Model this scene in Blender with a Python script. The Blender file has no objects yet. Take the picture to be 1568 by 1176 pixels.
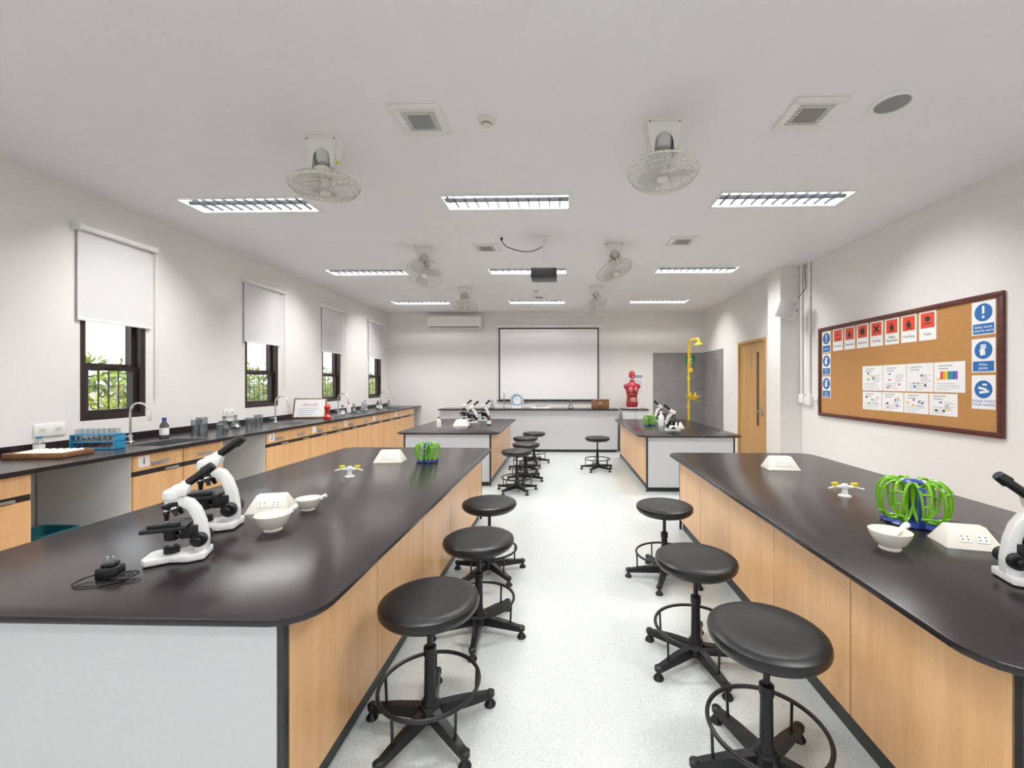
import bpy, bmesh, math, random
from mathutils import Matrix, Vector
random.seed(7)
PI=math.pi
# ------------------------------------------------------------------ materials
MATS={}
def newmat(name):
    m=bpy.data.materials.new(name); m.use_nodes=True
    n=m.node_tree; b=n.nodes.get('Principled BSDF'); MATS[name]=m
    return m,n,b
def plain(name,col,rough=.5,metal=0.0,emit=None,es=0,bump=0,nscale=60,var=.04,trans=0,coat=0,spec=.5):
    m,n,b=newmat(name)
    b.inputs['Roughness'].default_value=rough
    b.inputs['Metallic'].default_value=metal
    b.inputs['Specular IOR Level'].default_value=spec
    if trans: b.inputs['Transmission Weight'].default_value=trans
    if coat: b.inputs['Coat Weight'].default_value=coat
    tc=n.nodes.new('ShaderNodeTexCoord'); nz=n.nodes.new('ShaderNodeTexNoise')
    nz.inputs['Scale'].default_value=nscale; nz.inputs['Detail'].default_value=3
    n.links.new(tc.outputs['Object'],nz.inputs['Vector'])
    r=n.nodes.new('ShaderNodeValToRGB')
    r.color_ramp.elements[0].position=.3; r.color_ramp.elements[1].position=.7
    r.color_ramp.elements[0].color=[max(0,c*(1-var)) for c in col]+[1]
    r.color_ramp.elements[1].color=[min(1,c*(1+var)) for c in col]+[1]
    n.links.new(nz.outputs['Fac'],r.inputs['Fac']); n.links.new(r.outputs['Color'],b.inputs['Base Color'])
    if bump:
        bp=n.nodes.new('ShaderNodeBump'); bp.inputs['Strength'].default_value=bump; bp.inputs['Distance'].default_value=.002
        n.links.new(nz.outputs['Fac'],bp.inputs['Height']); n.links.new(bp.outputs['Normal'],b.inputs['Normal'])
    if emit:
        b.inputs['Emission Color'].default_value=list(emit)+[1]; b.inputs['Emission Strength'].default_value=es
    return m
plain('wall_paint',(.80,.77,.75),.7,nscale=120,var=.008)
plain('ceiling_paint',(.85,.83,.835),.8,nscale=3,var=.012)
plain('white_panel',(.60,.60,.62),.42,var=.01)
plain('white_plastic',(.82,.82,.80),.35,var=.01)
plain('cream_plastic',(.74,.71,.62),.35,var=.01)
plain('wire_beige',(.46,.44,.39),.4,var=.01)
plain('off_white_metal',(.80,.785,.75),.4,var=.01)
plain('black_laminate',(.014,.010,.012),.25,nscale=400,var=.1,spec=.42)
plain('black_edge',(.010,.010,.011),.4)
plain('black_vinyl',(.006,.006,.007),.36,bump=.05,nscale=300,spec=.38)
plain('black_plastic',(.006,.006,.008),.38,spec=.35)
plain('chrome',(.75,.76,.78),.15,metal=1,var=.01)
plain('steel',(.55,.56,.58),.3,metal=1,var=.03)
plain('louvre_dark',(.010,.011,.013),.5,spec=.1)
plain('tube_lit',(.9,.9,.9),.5,emit=(1,.99,.97),es=3)
plain('reflector_grey',(.10,.11,.12),.4,spec=.2)
plain('window_frame_dark',(.018,.010,.009),.4)
plain('blind_cloth',(.68,.68,.69),.8,nscale=500,var=.02)
plain('cork',(.47,.225,.07),.9,bump=.4,nscale=180,var=.25)
plain('frame_mahogany',(.085,.018,.012),.35,nscale=20,var=.3)
plain('paper',(.86,.86,.86),.7,var=.005)
plain('sign_blue',(.012,.13,.42),.5)
plain('sign_red',(.75,.06,.02),.5)
plain('sign_green',(.02,.25,.12),.5)
plain('ink',(.02,.02,.02),.6)
plain('ink_purple',(.3,.08,.4),.6)
plain('ink_orange',(.85,.3,.04),.6)
plain('ink_yellow',(.85,.65,.04),.6)
plain('ink_pink',(.6,.05,.25),.6)
plain('ink_grey',(.35,.36,.4),.6)
plain('yellow_paint',(.80,.52,.01),.35)
plain('yellow_plastic',(.80,.65,.01),.4)
plain('green_plastic',(.15,.42,.01),.25)
plain('blue_plastic',(.01,.035,.25),.3)
plain('light_blue_plastic',(.02,.26,.50),.35)
plain('teal_plastic',(.01,.12,.15),.45)
plain('porcelain',(.80,.77,.68),.25,var=.01,coat=.3)
plain('grey_render',(.24,.232,.232),.6,nscale=4,var=.12)
plain('grey_mesh',(.26,.255,.25),.7)
plain('light_mesh',(.55,.55,.54),.7)
plain('brown_wood',(.20,.09,.035),.5,nscale=12,var=.3)
plain('muscle_red',(.38,.018,.03),.4,nscale=25,var=.4)
plain('lung_pink',(.60,.15,.18),.4)
plain('organ_brown',(.20,.03,.02),.4)
plain('bowel_tan',(.65,.30,.20),.4)
plain('board_white',(.88,.88,.89),.55,var=.004)
plain('rubber_red',(.55,.03,.02),.4)
plain('bark',(.12,.08,.05),.9)
plain('ground_paving',(.35,.34,.31),.9,nscale=3,var=.1)
plain('sink_steel',(.45,.46,.48),.28,metal=1)
plain('amber_bottle',(.05,.05,.06),.15)
plain('projector_grey',(.012,.012,.014),.4)
plain('fan_blade',(.66,.66,.64),.35)
plain('outdoor_wall',(.55,.5,.46),.8)
def glass(name,col=(1,1,1),fac=.1):
    m,n,b=newmat(name); n.nodes.remove(b)
    t=n.nodes.new('ShaderNodeBsdfTransparent'); g=n.nodes.new('ShaderNodeBsdfGlossy'); mx=n.nodes.new('ShaderNodeMixShader')
    t.inputs[0].default_value=(*col,1); g.inputs['Roughness'].default_value=.03; mx.inputs[0].default_value=fac
    n.links.new(t.outputs[0],mx.inputs[1]); n.links.new(g.outputs[0],mx.inputs[2]); n.links.new(mx.outputs[0],n.nodes['Material Output'].inputs[0])
glass('glass_clear',(.97,.98,.98),.06); glass('labware_glass',(.82,.86,.87),.2); glass('tinted_pane',(.2,.22,.24),.25)
def wood(name,c1,c2,rough=.38):
    m,n,b=newmat(name); b.inputs['Roughness'].default_value=rough
    tc=n.nodes.new('ShaderNodeTexCoord'); mp=n.nodes.new('ShaderNodeMapping'); mp.inputs['Scale'].default_value=(9,9,.9)
    nz=n.nodes.new('ShaderNodeTexNoise'); nz.inputs['Scale'].default_value=1.6; nz.inputs['Detail'].default_value=8; nz.inputs['Distortion'].default_value=.6
    n2=n.nodes.new('ShaderNodeTexNoise'); n2.inputs['Scale'].default_value=14; n2.inputs['Detail'].default_value=4
    mx=n.nodes.new('ShaderNodeMath'); mx.operation='MULTIPLY_ADD'; mx.inputs[1].default_value=.35
    r=n.nodes.new('ShaderNodeValToRGB'); r.color_ramp.elements[0].position=.45; r.color_ramp.elements[1].position=.85
    r.color_ramp.elements[0].color=(*c1,1); r.color_ramp.elements[1].color=(*c2,1)
    L=n.links.new
    L(tc.outputs['Object'],mp.inputs['Vector']); L(mp.outputs[0],nz.inputs['Vector']); L(mp.outputs[0],n2.inputs['Vector'])
    L(n2.outputs['Fac'],mx.inputs[0]); L(nz.outputs['Fac'],mx.inputs[2]); L(mx.outputs[0],r.inputs['Fac']); L(r.outputs[0],b.inputs['Base Color'])
wood('maple_laminate',(.80,.48,.235),(.69,.38,.165),.3); wood('door_oak',(.60,.35,.13),(.46,.25,.09))
def floor_mat():
    m,n,b=newmat('terrazzo_vinyl'); b.inputs['Roughness'].default_value=.22
    L=n.links.new; tc=n.nodes.new('ShaderNodeTexCoord')
    prev=n.nodes.new('ShaderNodeRGB'); prev.outputs[0].default_value=(.555,.59,.575,1); out=prev.outputs[0]
    for sc,th,keep,col in ((110,.24,.70,(.32,.34,.34,1)),(180,.30,.60,(.42,.44,.43,1)),(140,.3,.6,(.74,.76,.74,1)),(60,.10,.84,(.12,.12,.13,1))):
        v=n.nodes.new('ShaderNodeTexVoronoi'); v.inputs['Scale'].default_value=sc; L(tc.outputs['Object'],v.inputs['Vector'])
        lt=n.nodes.new('ShaderNodeMath'); lt.operation='LESS_THAN'; lt.inputs[1].default_value=th; L(v.outputs['Distance'],lt.inputs[0])
        sp=n.nodes.new('ShaderNodeSeparateColor'); L(v.outputs['Color'],sp.inputs[0])
        gt=n.nodes.new('ShaderNodeMath'); gt.operation='GREATER_THAN'; gt.inputs[1].default_value=keep; L(sp.outputs[0],gt.inputs[0])
        mu=n.nodes.new('ShaderNodeMath'); mu.operation='MULTIPLY'; L(lt.outputs[0],mu.inputs[0]); L(gt.outputs[0],mu.inputs[1])
        mx=n.nodes.new('ShaderNodeMix'); mx.data_type='RGBA'; L(mu.outputs[0],mx.inputs['Factor']); L(out,mx.inputs['A']); mx.inputs['B'].default_value=col
        out=mx.outputs['Result']
    L(out,b.inputs['Base Color'])
floor_mat()
def leaf_mat():
    m,n,b=newmat('leaf_green'); b.inputs['Roughness'].default_value=.5
    tc=n.nodes.new('ShaderNodeTexCoord'); nz=n.nodes.new('ShaderNodeTexNoise'); nz.inputs['Scale'].default_value=1.7
    r=n.nodes.new('ShaderNodeValToRGB'); r.color_ramp.elements[0].position=.35; r.color_ramp.elements[1].position=.65
    r.color_ramp.elements[0].color=(.06,.14,.02,1); r.color_ramp.elements[1].color=(.34,.38,.04,1)
    n.links.new(tc.outputs['Object'],nz.inputs['Vector']); n.links.new(nz.outputs['Fac'],r.inputs['Fac']); n.links.new(r.outputs[0],b.inputs['Base Color'])
leaf_mat()
# ------------------------------------------------------------------ builder
class B:
    def __init__(s): s.bm=bmesh.new(); s.mats=[]; s.M=Matrix.Identity(4)
    def mi(s,m):
        if m not in s.mats: s.mats.append(m)
        return s.mats.index(m)
    def add(s,t,mat,M=None):
        i=s.mi(mat); T=s.M@(M if M is not None else Matrix.Identity(4))
        t.verts.index_update(); vs=[s.bm.verts.new(T@v.co) for v in t.verts]
        for f in t.faces:
            try:
                nf=s.bm.faces.new([vs[v.index] for v in f.verts]); nf.material_index=i
            except ValueError: pass
        t.free()
    def box(s,x0,x1,y0,y1,z0,z1,mat,bev=0,M=None,seg=2):
        t=bmesh.new(); bmesh.ops.create_cube(t,size=1)
        for v in t.verts:
            v.co=Vector((x0+(v.co.x+.5)*(x1-x0),y0+(v.co.y+.5)*(y1-y0),z0+(v.co.z+.5)*(z1-z0)))
        if bev: bmesh.ops.bevel(t,geom=list(t.edges),offset=bev,segments=seg,profile=.5,affect='EDGES')
        s.add(t,mat,M)
    def frustum(s,b,tp,z0,z1,mat,bev=0,M=None):
        t=bmesh.new()
        lo=[t.verts.new((x,y,z0)) for x,y in ((b[0],b[2]),(b[1],b[2]),(b[1],b[3]),(b[0],b[3]))]
        hi=[t.verts.new((x,y,z1)) for x,y in ((tp[0],tp[2]),(tp[1],tp[2]),(tp[1],tp[3]),(tp[0],tp[3]))]
        t.faces.new(lo[::-1]); t.faces.new(hi)
        for i in range(4): t.faces.new((lo[i],lo[(i+1)%4],hi[(i+1)%4],hi[i]))
        if bev: bmesh.ops.bevel(t,geom=list(t.edges),offset=bev,segments=2,profile=.5,affect='EDGES')
        s.add(t,mat,M)
    def prism(s,poly,z0,z1,mat,M=None,bev=0):
        t=bmesh.new(); lo=[t.verts.new((x,y,z0)) for x,y in poly]; hi=[t.verts.new((x,y,z1)) for x,y in poly]; n=len(poly)
        t.faces.new(lo[::-1]); t.faces.new(hi)
        for i in range(n): t.faces.new((lo[i],lo[(i+1)%n],hi[(i+1)%n],hi[i]))
        bmesh.ops.recalc_face_normals(t,faces=t.faces)
        if bev: bmesh.ops.bevel(t,geom=list(t.edges),offset=bev,segments=2,profile=.5,affect='EDGES')
        s.add(t,mat,M)
    def lathe(s,prof,mat,M=None,seg=24,sx=1,sy=1):
        t=bmesh.new(); rings=[]
        for r,z in prof:
            if r<1e-6: rings.append([t.verts.new((0,0,z))])
            else: rings.append([t.verts.new((sx*r*math.cos(2*PI*i/seg),sy*r*math.sin(2*PI*i/seg),z)) for i in range(seg)])
        for a,b in zip(rings[:-1],rings[1:]):
            for i in range(seg):
                j=(i+1)%seg
                if len(a)==1 and len(b)==1: continue
                if len(a)==1: t.faces.new((a[0],b[i],b[j]))
                elif len(b)==1: t.faces.new((a[i],a[j],b[0]))
                else: t.faces.new((a[i],a[j],b[j],b[i]))
        bmesh.ops.recalc_face_normals(t,faces=t.faces)
        s.add(t,mat,M)
    def cyl(s,p0,p1,r,mat,r1=None,seg=16,bev=0):
        p0=Vector(p0);p1=Vector(p1);d=p1-p0;L=d.length
        M=Matrix.Translation(p0)@d.to_track_quat('Z','Y').to_matrix().to_4x4()
        r1=r if r1 is None else r1
        if bev: s.lathe([(0,0),(r-bev,0),(r,bev),(r1,L-bev),(r1-bev,L),(0,L)],mat,M,seg)
        else: s.lathe([(0,0),(r,0),(r1,L),(0,L)],mat,M,seg)
    def tube(s,pts,r,mat,closed=False,seg=6,M=None):
        pts=[Vector(p) for p in pts]; n=len(pts); t=bmesh.new(); rings=[]; up=None
        for i,p in enumerate(pts):
            if closed: d=pts[(i+1)%n]-pts[i-1]
            else: d=pts[min(i+1,n-1)]-pts[max(i-1,0)]
            d.normalize()
            if up is None:
                up=Vector((0,0,1)) if abs(d.z)<.9 else Vector((1,0,0))
            u=(up-d*up.dot(d)); 
            if u.length<1e-5: u=d.orthogonal()
            u.normalize(); up=u; w=d.cross(u)
            rings.append([t.verts.new(p+r*(math.cos(2*PI*k/seg)*u+math.sin(2*PI*k/seg)*w)) for k in range(seg)])
        m=n if closed else n-1
        for i in range(m):
            a=rings[i];b=rings[(i+1)%n]
            for k in range(seg): t.faces.new((a[k],a[(k+1)%seg],b[(k+1)%seg],b[k]))
        if not closed: t.faces.new(rings[0][::-1]); t.faces.new(rings[-1])
        s.add(t,mat,M)
    def ring(s,R,r,mat,z=0,seg=40,rs=8,M=None):
        s.tube([(R*math.cos(2*PI*i/seg),R*math.sin(2*PI*i/seg),z) for i in range(seg)],r,mat,True,rs,M)
    def ell(s,c,rx,ry,rz,mat,seg=20):
        prof=[(math.sin(PI*i/12),-math.cos(PI*i/12)) for i in range(13)]; prof[0]=(0,-1);prof[-1]=(0,1)
        s.lathe(prof,mat,Matrix.Translation(c)@Matrix.Diagonal((rx,ry,rz,1)),seg)
    def text(s,txt,size,mat,M,align='CENTER',ext=.0006):
        cu=bpy.data.curves.new('t','FONT'); cu.body=txt; cu.size=size; cu.align_x=align; cu.align_y='CENTER'; cu.extrude=ext; cu.resolution_u=3
        ob=bpy.data.objects.new('t',cu); bpy.context.scene.collection.objects.link(ob)
        dg=bpy.context.evaluated_depsgraph_get(); me=bpy.data.meshes.new_from_object(ob.evaluated_get(dg))
        t=bmesh.new(); t.from_mesh(me); s.add(t,mat,M)
        bpy.data.objects.remove(ob); bpy.data.curves.remove(cu); bpy.data.meshes.remove(me)
    def mesh(s,name):
        s.bm.normal_update()
        for e in s.bm.edges:
            e.smooth = len(e.link_faces)==2 and e.calc_face_angle(0)<.65
        for f in s.bm.faces: f.smooth=any(e.smooth for e in f.edges)
        me=bpy.data.meshes.new(name); s.bm.to_mesh(me); s.bm.free()
        for m in s.mats: me.materials.append(MATS[m])
        return me
def put(me,name,loc=(0,0,0),rz=0,sc=1,M=None):
    o=bpy.data.objects.new(name,me); bpy.context.scene.collection.objects.link(o)
    if M is not None: o.matrix_world=M
    else:
        o.location=loc; o.rotation_euler=(0,0,rz); o.scale=(sc,)*3
    return o
T=Matrix.Translation
def R(a,ax): return Matrix.Rotation(math.radians(a),4,ax)
def face_negX(x,y,z): return Matrix(((0,0,-1,x),(-1,0,0,y),(0,1,0,z),(0,0,0,1)))
def face_posX(x,y,z): return Matrix(((0,0,1,x),(1,0,0,y),(0,1,0,z),(0,0,0,1)))
def face_negY(x,y,z): return Matrix(((1,0,0,x),(0,0,-1,y),(0,1,0,z),(0,0,0,1)))
# ------------------------------------------------------------------ dims
XL=-4.0; XR=3.3; XD=3.18; YB=9.48; YF=-2.2; C=3.05; H=1.45; TZ=.75; BZ=.93; BI=BZ+.0018
def cells(u0,u1,v0,v1,holes):
    us=sorted(set([u0,u1]+[h[i] for h in holes for i in (0,1)])); vs=sorted(set([v0,v1]+[h[i] for h in holes for i in (2,3)]))
    out=[]
    for a,b in zip(us[:-1],us[1:]):
        for c,d in zip(vs[:-1],vs[1:]):
            mu,mv=(a+b)/2,(c+d)/2
            if not any(h[0]<mu<h[1] and h[2]<mv<h[3] for h in holes): out.append((a,b,c,d))
    return out
# floor
b=B(); b.box(XL-.15,XR+.15,YF-.15,YB+.15,-.15,0,'terrazzo_vinyl'); put(b.mesh('floor'),'floor')
# ceiling with luminaire holes
LX=(-2.79,-.48,1.90); LY=(3.68,5.95,8.22,1.41,-.86); LW,LD=1.12,.30  # last two LY rows are out of view, added to light the room
LE={3.68:62,5.95:64,8.22:66,1.41:54,-.86:34}
holes=[(x-LW/2,x+LW/2,y-LD/2,y+LD/2) for x in LX for y in LY]
b=B()
for a,c,d,e in cells(XL-.15,XR+.15,YF-.15,YB+.15,holes): b.box(a,c,d,e,C,C+.15,'ceiling_paint')
put(b.mesh('ceiling'),'ceiling')
# left wall with windows
WIN=[(3.37,3.92),(5.18,5.80),(6.88,7.47),(8.56,9.18)]; WZ0,WZ1=1.13,2.70
b=B()
for a,c,d,e in cells(YF-.15,YB+.15,0,C,[(w[0],w[1],WZ0,WZ1) for w in WIN]): b.box(XL-.15,XL,a,c,d,e,'wall_paint')
put(b.mesh('wall_left'),'wall_left')
b=B(); b.box(XL,XR,YB,YB+.15,0,C,'wall_paint'); put(b.mesh('wall_back'),'wall_back')
b=B(); ADDED_WIN=[(-3.4,-.6,.9,2.7),(.0,2.8,.9,2.7)]
for a,c,d,e in cells(XL,XR,0,C,ADDED_WIN): b.box(a,c,YF-.15,YF,d,e,'wall_paint')
put(b.mesh('wall_front'),'wall_front')
for k,(a,c,d,e) in enumerate(ADDED_WIN):  # unseen windows behind the camera, added to brighten the room with daylight
    b=B(); y0_,y1_=YF-.1,YF-.05
    for x in (a+.001,(a+c)/2-.025,c-.051): b.box(x,x+.05,y0_,y1_,d+.001,e-.001,'window_frame_dark')
    for z in (d+.001,e-.051): b.box(a+.051,c-.051,y0_+.002,y1_-.002,z,z+.05,'window_frame_dark')
    b.box(a+.05,c-.05,y0_+.02,y0_+.026,d+.05,e-.05,'glass_clear')
    put(b.mesh('window'),'window_%d'%(k+5))
b=B(); b.box(XR,XR+.15,YF-.15,YB+.15,0,C,'wall_paint')
DY0,DY1,DZ=6.58,7.60,2.17
for a,c,d,e in cells(6.2,YB,0,C,[(DY0,DY1,0,DZ)]): b.box(XD,XR,a,c,d,e,'wall_paint')
b.box(3.02,XR,5.85,6.2,0,C,'wall_paint')
put(b.mesh('wall_right'),'wall_right')
# baseboards
b=B(); b.box(1.9,XD-.012,YB-.012,YB,0,.1,'white_panel'); put(b.mesh('baseboard_back'),'baseboard_back')
b=B(); b.box(XR-.012,XR,YF,5.85,0,.1,'white_panel'); put(b.mesh('baseboard_right'),'baseboard_right')
# ------------------------------------------------------------------ luminaires
b=B(); w,d=LW/2-.002,LD/2-.002
for s in (-1,1):
    b.box(-w-.012,w+.012,s*(d-.004)-.011,s*(d-.004)+.011,-.008,-.0005,'white_plastic')
    b.box(s*(w-.004)-.011,s*(w-.004)+.011,-d-.006,d+.006,-.008,-.0005,'white_plastic')
    b.box(-w,w,s*d-(.003 if s>0 else 0),s*d+(0 if s>0 else .003),0,.10,'reflector_grey')
    b.box(s*w-(.003 if s>0 else 0),s*w+(0 if s>0 else .003),-d,d,0,.10,'reflector_grey')
b.box(-w,w,-d,d,.10,.104,'reflector_grey')
n=12
for i in range(1,n):
    x=-w+2*w*i/n; b.frustum((x-.002,x+.002,-d,d),(x-.007,x+.007,-d,d),.004,.022,'louvre_dark')
b.frustum((-w,w,-.006,.006),(-w,w,-.016,.016),.004,.03,'louvre_dark')
for s in (-1,1):
    b.cyl((-w+.02,s*.072,.085),(w-.02,s*.072,.085),.013,'tube_lit',seg=10)
lm=b.mesh('recessed_louvre_light')
for y in LY:
    for x in LX:
        o=put(lm,'recessed_louvre_light',(x,y,C))
        for s in (-1,1):
            ld=bpy.data.lights.new('lamp','AREA'); ld.shape='RECTANGLE'; ld.size=2*w-.06; ld.size_y=.075; ld.energy=LE[y]*.5; ld.color=(1,.985,.965)
            lo=bpy.data.objects.new('lamp',ld); bpy.context.scene.collection.objects.link(lo); lo.parent=o; lo.location=(0,s*.072,.070)
# ------------------------------------------------------------------ windows
for k,(y0,y1) in enumerate(WIN):
    b=B(); x0,x1=XL-.12,XL-.06; g=.001
    def fr(a,c,d,e,t,xx0,xx1,m='window_frame_dark'):
        b.box(xx0,xx1,a,a+t,d,e,m); b.box(xx0,xx1,c-t,c,d,e,m); b.box(xx0,xx1,a+t,c-t,d,d+t,m); b.box(xx0,xx1,a+t,c-t,e-t,e,m)
    fr(y0+g,y1-g,WZ0+g,WZ1-g,.045,x0,x1+.055)
    fr(y0+.045,y1-.045,WZ0+.045,1.60,.04,x0+.02,x1+.02)
    fr(y0+.045,y1-.045,1.56,WZ1-.045,.035,x0,x1)
    b.box(x0+.03,x0+.036,y0+.08,y1-.08,WZ0+.08,1.57,'glass_clear')
    b.box(x0+.015,x0+.021,y0+.08,y1-.08,1.6,WZ1-.07,'glass_clear')
    b.box(x1+.02,x1+.035,(y0+y1)/2-.04,(y0+y1)/2+.04,1.565,1.58,'black_plastic')
    yy=y0+.09
    while yy<y1-.08:
        b.cyl((x0-.02,yy,WZ0+.02),(x0-.02,yy,1.62),.006,'window_frame_dark',seg=6); yy+=.085
    b.box(x0-.026,x0-.014,y0+.002,y1-.002,1.60,1.625,'window_frame_dark')
    put(b.mesh('window'),'window_%d'%(k+1))
    b=B(); X=XL+.045; a,c=y0-.05,y1+.05; zt=2.74; zb=1.99
    b.cyl((X,a,zt),(X,c,zt),.026,'white_plastic',seg=16)
    for yy in (a-.012,c): b.box(XL+.001,X+.03,yy,yy+.012,zt-.035,zt+.035,'white_plastic',.004)
    b.box(X-.027,X-.0255,a+.015,c-.015,zb,zt,'blind_cloth')
    b.box(X-.034,X-.018,a+.015,c-.015,zb-.02,zb+.006,'white_plastic',.003)
    b.tube([(X,c+.02,zt),(X+.012,c+.02,1.9),(X+.012,c+.02,1.35),(X-.002,c+.02,1.33),(X-.012,c+.02,1.36),(X-.012,c+.02,zt)],.0035,'white_plastic')
    put(b.mesh('roller_blind'),'roller_blind')
# ------------------------------------------------------------------ island benches
def rrect(x0,x1,y0,y1,r,n=6):
    p=[]
    for cx,cy,a0 in ((x1-r,y1-r,0),(x0+r,y1-r,90),(x0+r,y0+r,180),(x1-r,y0+r,270)):
        for i in range(n+1):
            a=math.radians(a0+90*i/n); p.append((cx+r*math.cos(a),cy+r*math.sin(a)))
    return p
def island(x0,x1,y0,y1,r=.13):
    cx,cy=(x0+x1)/2,(y0+y1)/2; b=B(); hx,hy=(x1-x0)/2,(y1-y0)/2
    b.prism(rrect(-hx,hx,-hy,hy,r),TZ-.022,TZ,'black_laminate',bev=.003)
    ix,iy=hx-.11,hy-.05; zt=TZ-.0222
    b.box(-ix+.012,ix-.012,-iy+.012,iy-.012,.1,zt,'black_edge')
    b.box(-ix+.03,ix-.03,-iy+.02,iy-.02,0,.1,'black_edge')
    for s in (-1,1):
        n=max(2,round(2*iy/.62)); st=(2*iy-.05)/n
        for i in range(n):
            a=-iy+.025+i*st; X=s*ix
            b.box(min(X,X-s*.014),max(X,X-s*.014),a+.003,a+st-.003,.102,zt-.001,'maple_laminate',.001,seg=1)
        Y=s*iy
        b.box(-ix+.024,ix-.024,min(Y,Y-s*.014),max(Y,Y-s*.014),.06,zt-.001,'white_panel',.001,seg=1)
        for q in (-1,1):
            X=q*ix; b.box(min(X,X-q*.022),max(X,X-q*.022),min(Y,Y-s*.022),max(Y,Y-s*.022),.0,zt-.001,'black_edge',.002,seg=1)
    put(b.mesh('lab_island_bench'),'lab_island_bench',(cx,cy,0))
island(-2.34,-.74,1.21,4.50)
island(1.06,2.46,1.04,4.24)
island(-2.34,-.88,5.80,8.15)
island(1.02,2.41,5.55,8.15)
# ------------------------------------------------------------------ stool
b=B(); hs=.55
b.lathe([(0,hs-.062),(.17,hs-.062),(.192,hs-.055),(.204,hs-.04),(.207,hs-.025),(.203,hs-.011),(.19,hs-.003),(.165,hs),(.10,hs-.004),(0,hs-.008)],'black_vinyl',seg=48)
b.lathe([(0,hs-.066),(.175,hs-.066),(.178,hs-.061),(0,hs-.061)],'black_plastic',seg=40)
b.lathe([(.0,.33),(.012,.33),(.012,hs-.07),(.04,hs-.07),(.055,hs-.063),(0,hs-.063)],'black_plastic')
b.lathe([(0,.06),(.034,.06),(.036,.11),(.024,.13),(.022,.30),(.026,.305),(.026,.34),(.018,.345),(0,.345)],'black_plastic')
b.cyl((0.02,0,hs-.075),(.12,0,hs-.08),.005,'black_plastic',seg=8)
b.ring(.205,.0085,'black_plastic',z=.185,seg=48)
b.lathe([(0,.04),(.045,.04),(.05,.055),(.05,.085),(.04,.105),(0,.11)],'black_plastic')
for i in range(5):
    M=R(72*i+18,'Z')
    tb=bmesh.new(); pts=[]
    for x,wd,z0,z1 in ((.02,.024,.045,.095),(.15,.021,.042,.082),(.27,.017,.038,.062)):
        pts.append([tb.verts.new((x,-wd,z0)),tb.verts.new((x,wd,z0)),tb.verts.new((x,wd*.75,z1)),tb.verts.new((x,-wd*.75,z1))])
    for p,q in zip(pts[:-1],pts[1:]):
        for k in range(4): tb.faces.new((p[k],p[(k+1)%4],q[(k+1)%4],q[k]))
    tb.faces.new(pts[0][::-1]); tb.faces.new(pts[-1]); bmesh.ops.recalc_face_normals(tb,faces=tb.faces)
    b.add(tb,'black_plastic',M)
    b.lathe([(0,0),(.024,0),(.026,.006),(.018,.02),(.010,.028),(.010,.042),(.02,.044),(.02,.062),(.012,.068),(0,.068)],'black_plastic',M@T((.265,0,0)),seg=16)
    b.cyl(M@Vector((.198,0,.07)),M@Vector((.203,0,.185)),.006,'black_plastic',seg=8)
sm=b.mesh('lab_stool')
for x,y,a in ((-.555,1.75,10),(-.485,2.44,40),(-.55,3.18,5),(.755,1.56,20),(.70,2.2,50),(.765,3.13,15),(-.60,5.6,0),(-.53,6.25,30),(-.60,6.95,12),(-.5,7.6,50),(.60,7.0,8)):
    put(sm,'lab_stool',(x,y,0),math.radians(a))
# ------------------------------------------------------------------ wall bench
b=B(); xf=-3.20; y0,y1=-1.5,YB-.004; sinks=[(3.34,3.84),(5.12,5.56),(6.65,7.1),(8.25,8.7)]
for a,c,d,e in cells(XL+.021,xf,y0,y1,[(-3.62,-3.28,s[0],s[1]) for s in sinks]): b.box(a,c,d,e,BZ-.028,BZ,'black_laminate')
for s0,s1 in sinks:
    b.box(-3.62,-3.28,s0,s1,BZ-.2,BZ-.19,'sink_steel')
    b.box(-3.62,-3.612,s0,s1,BZ-.19,BZ,'sink_steel'); b.box(-3.288,-3.28,s0,s1,BZ-.19,BZ,'sink_steel')
    b.box(-3.612,-3.288,s0,s0+.008,BZ-.19,BZ,'sink_steel'); b.box(-3.612,-3.288,s1-.008,s1,BZ-.19,BZ,'sink_steel')
    for (p,q,r_,t_) in ((-3.635,-3.265,s0-.015,s0),(-3.635,-3.265,s1,s1+.015),(-3.635,-3.62,s0,s1),(-3.28,-3.265,s0,s1)): b.box(p,q,r_,t_,BZ,BZ+.0015,'sink_steel')
def unit(a,c,xw=.82):
    X=-3.235
    b.box(XL+.021,X-.016,a,a+.018,.0,BZ-.03,'white_plastic'); b.box(XL+.021,X-.016,c-.018,c,.0,BZ-.03,'white_plastic')
    b.box(XL+.021,X-.03,a+.018,c-.018,.02,BZ-.22,'black_edge')
    b.box(X-.05,X-.02,a+.001,c-.001,0,BZ-.03,'black_edge')
    n=max(1,round((c-a)/.45)); st=(c-a)/n
    for i in range(n):
        p,q=a+i*st+.004,a+(i+1)*st-.004
        b.box(X-.018,X,p,q,.775,BZ-.036,'maple_laminate',.001,seg=1)
        b.box(X-.018,X,p,q,.10,.735,'maple_laminate',.001,seg=1)
        b.box(X-.022,X-.008,p,q,.736,.774,'black_edge')
        b.box(X-.001,X+.014,(p+q)/2-.07,(p+q)/2+.07,.80,.83,'steel',.003)
        b.box(X-.001,X+.012,(p+q)/2+.04,(p+q)/2+.16,.742,.760,'steel',.003)
    b.box(X-.001,X+.0015,a+.04,a+.13,.80,.885,'paper')
for a,c in ((1.0,2.47),(3.07,3.92),(4.50,5.3),(5.3,6.1),(6.1,7.05),(7.05,8.0),(8.0,9.1)): unit(a,c)
for k,a in enumerate((3.07,4.50,6.1,8.0)):
    b.text(str(k+1),.075,'ink',face_posX(-3.2325,a+.085,.843))
put(b.mesh('lab_counter'),'lab_counter')
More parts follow.
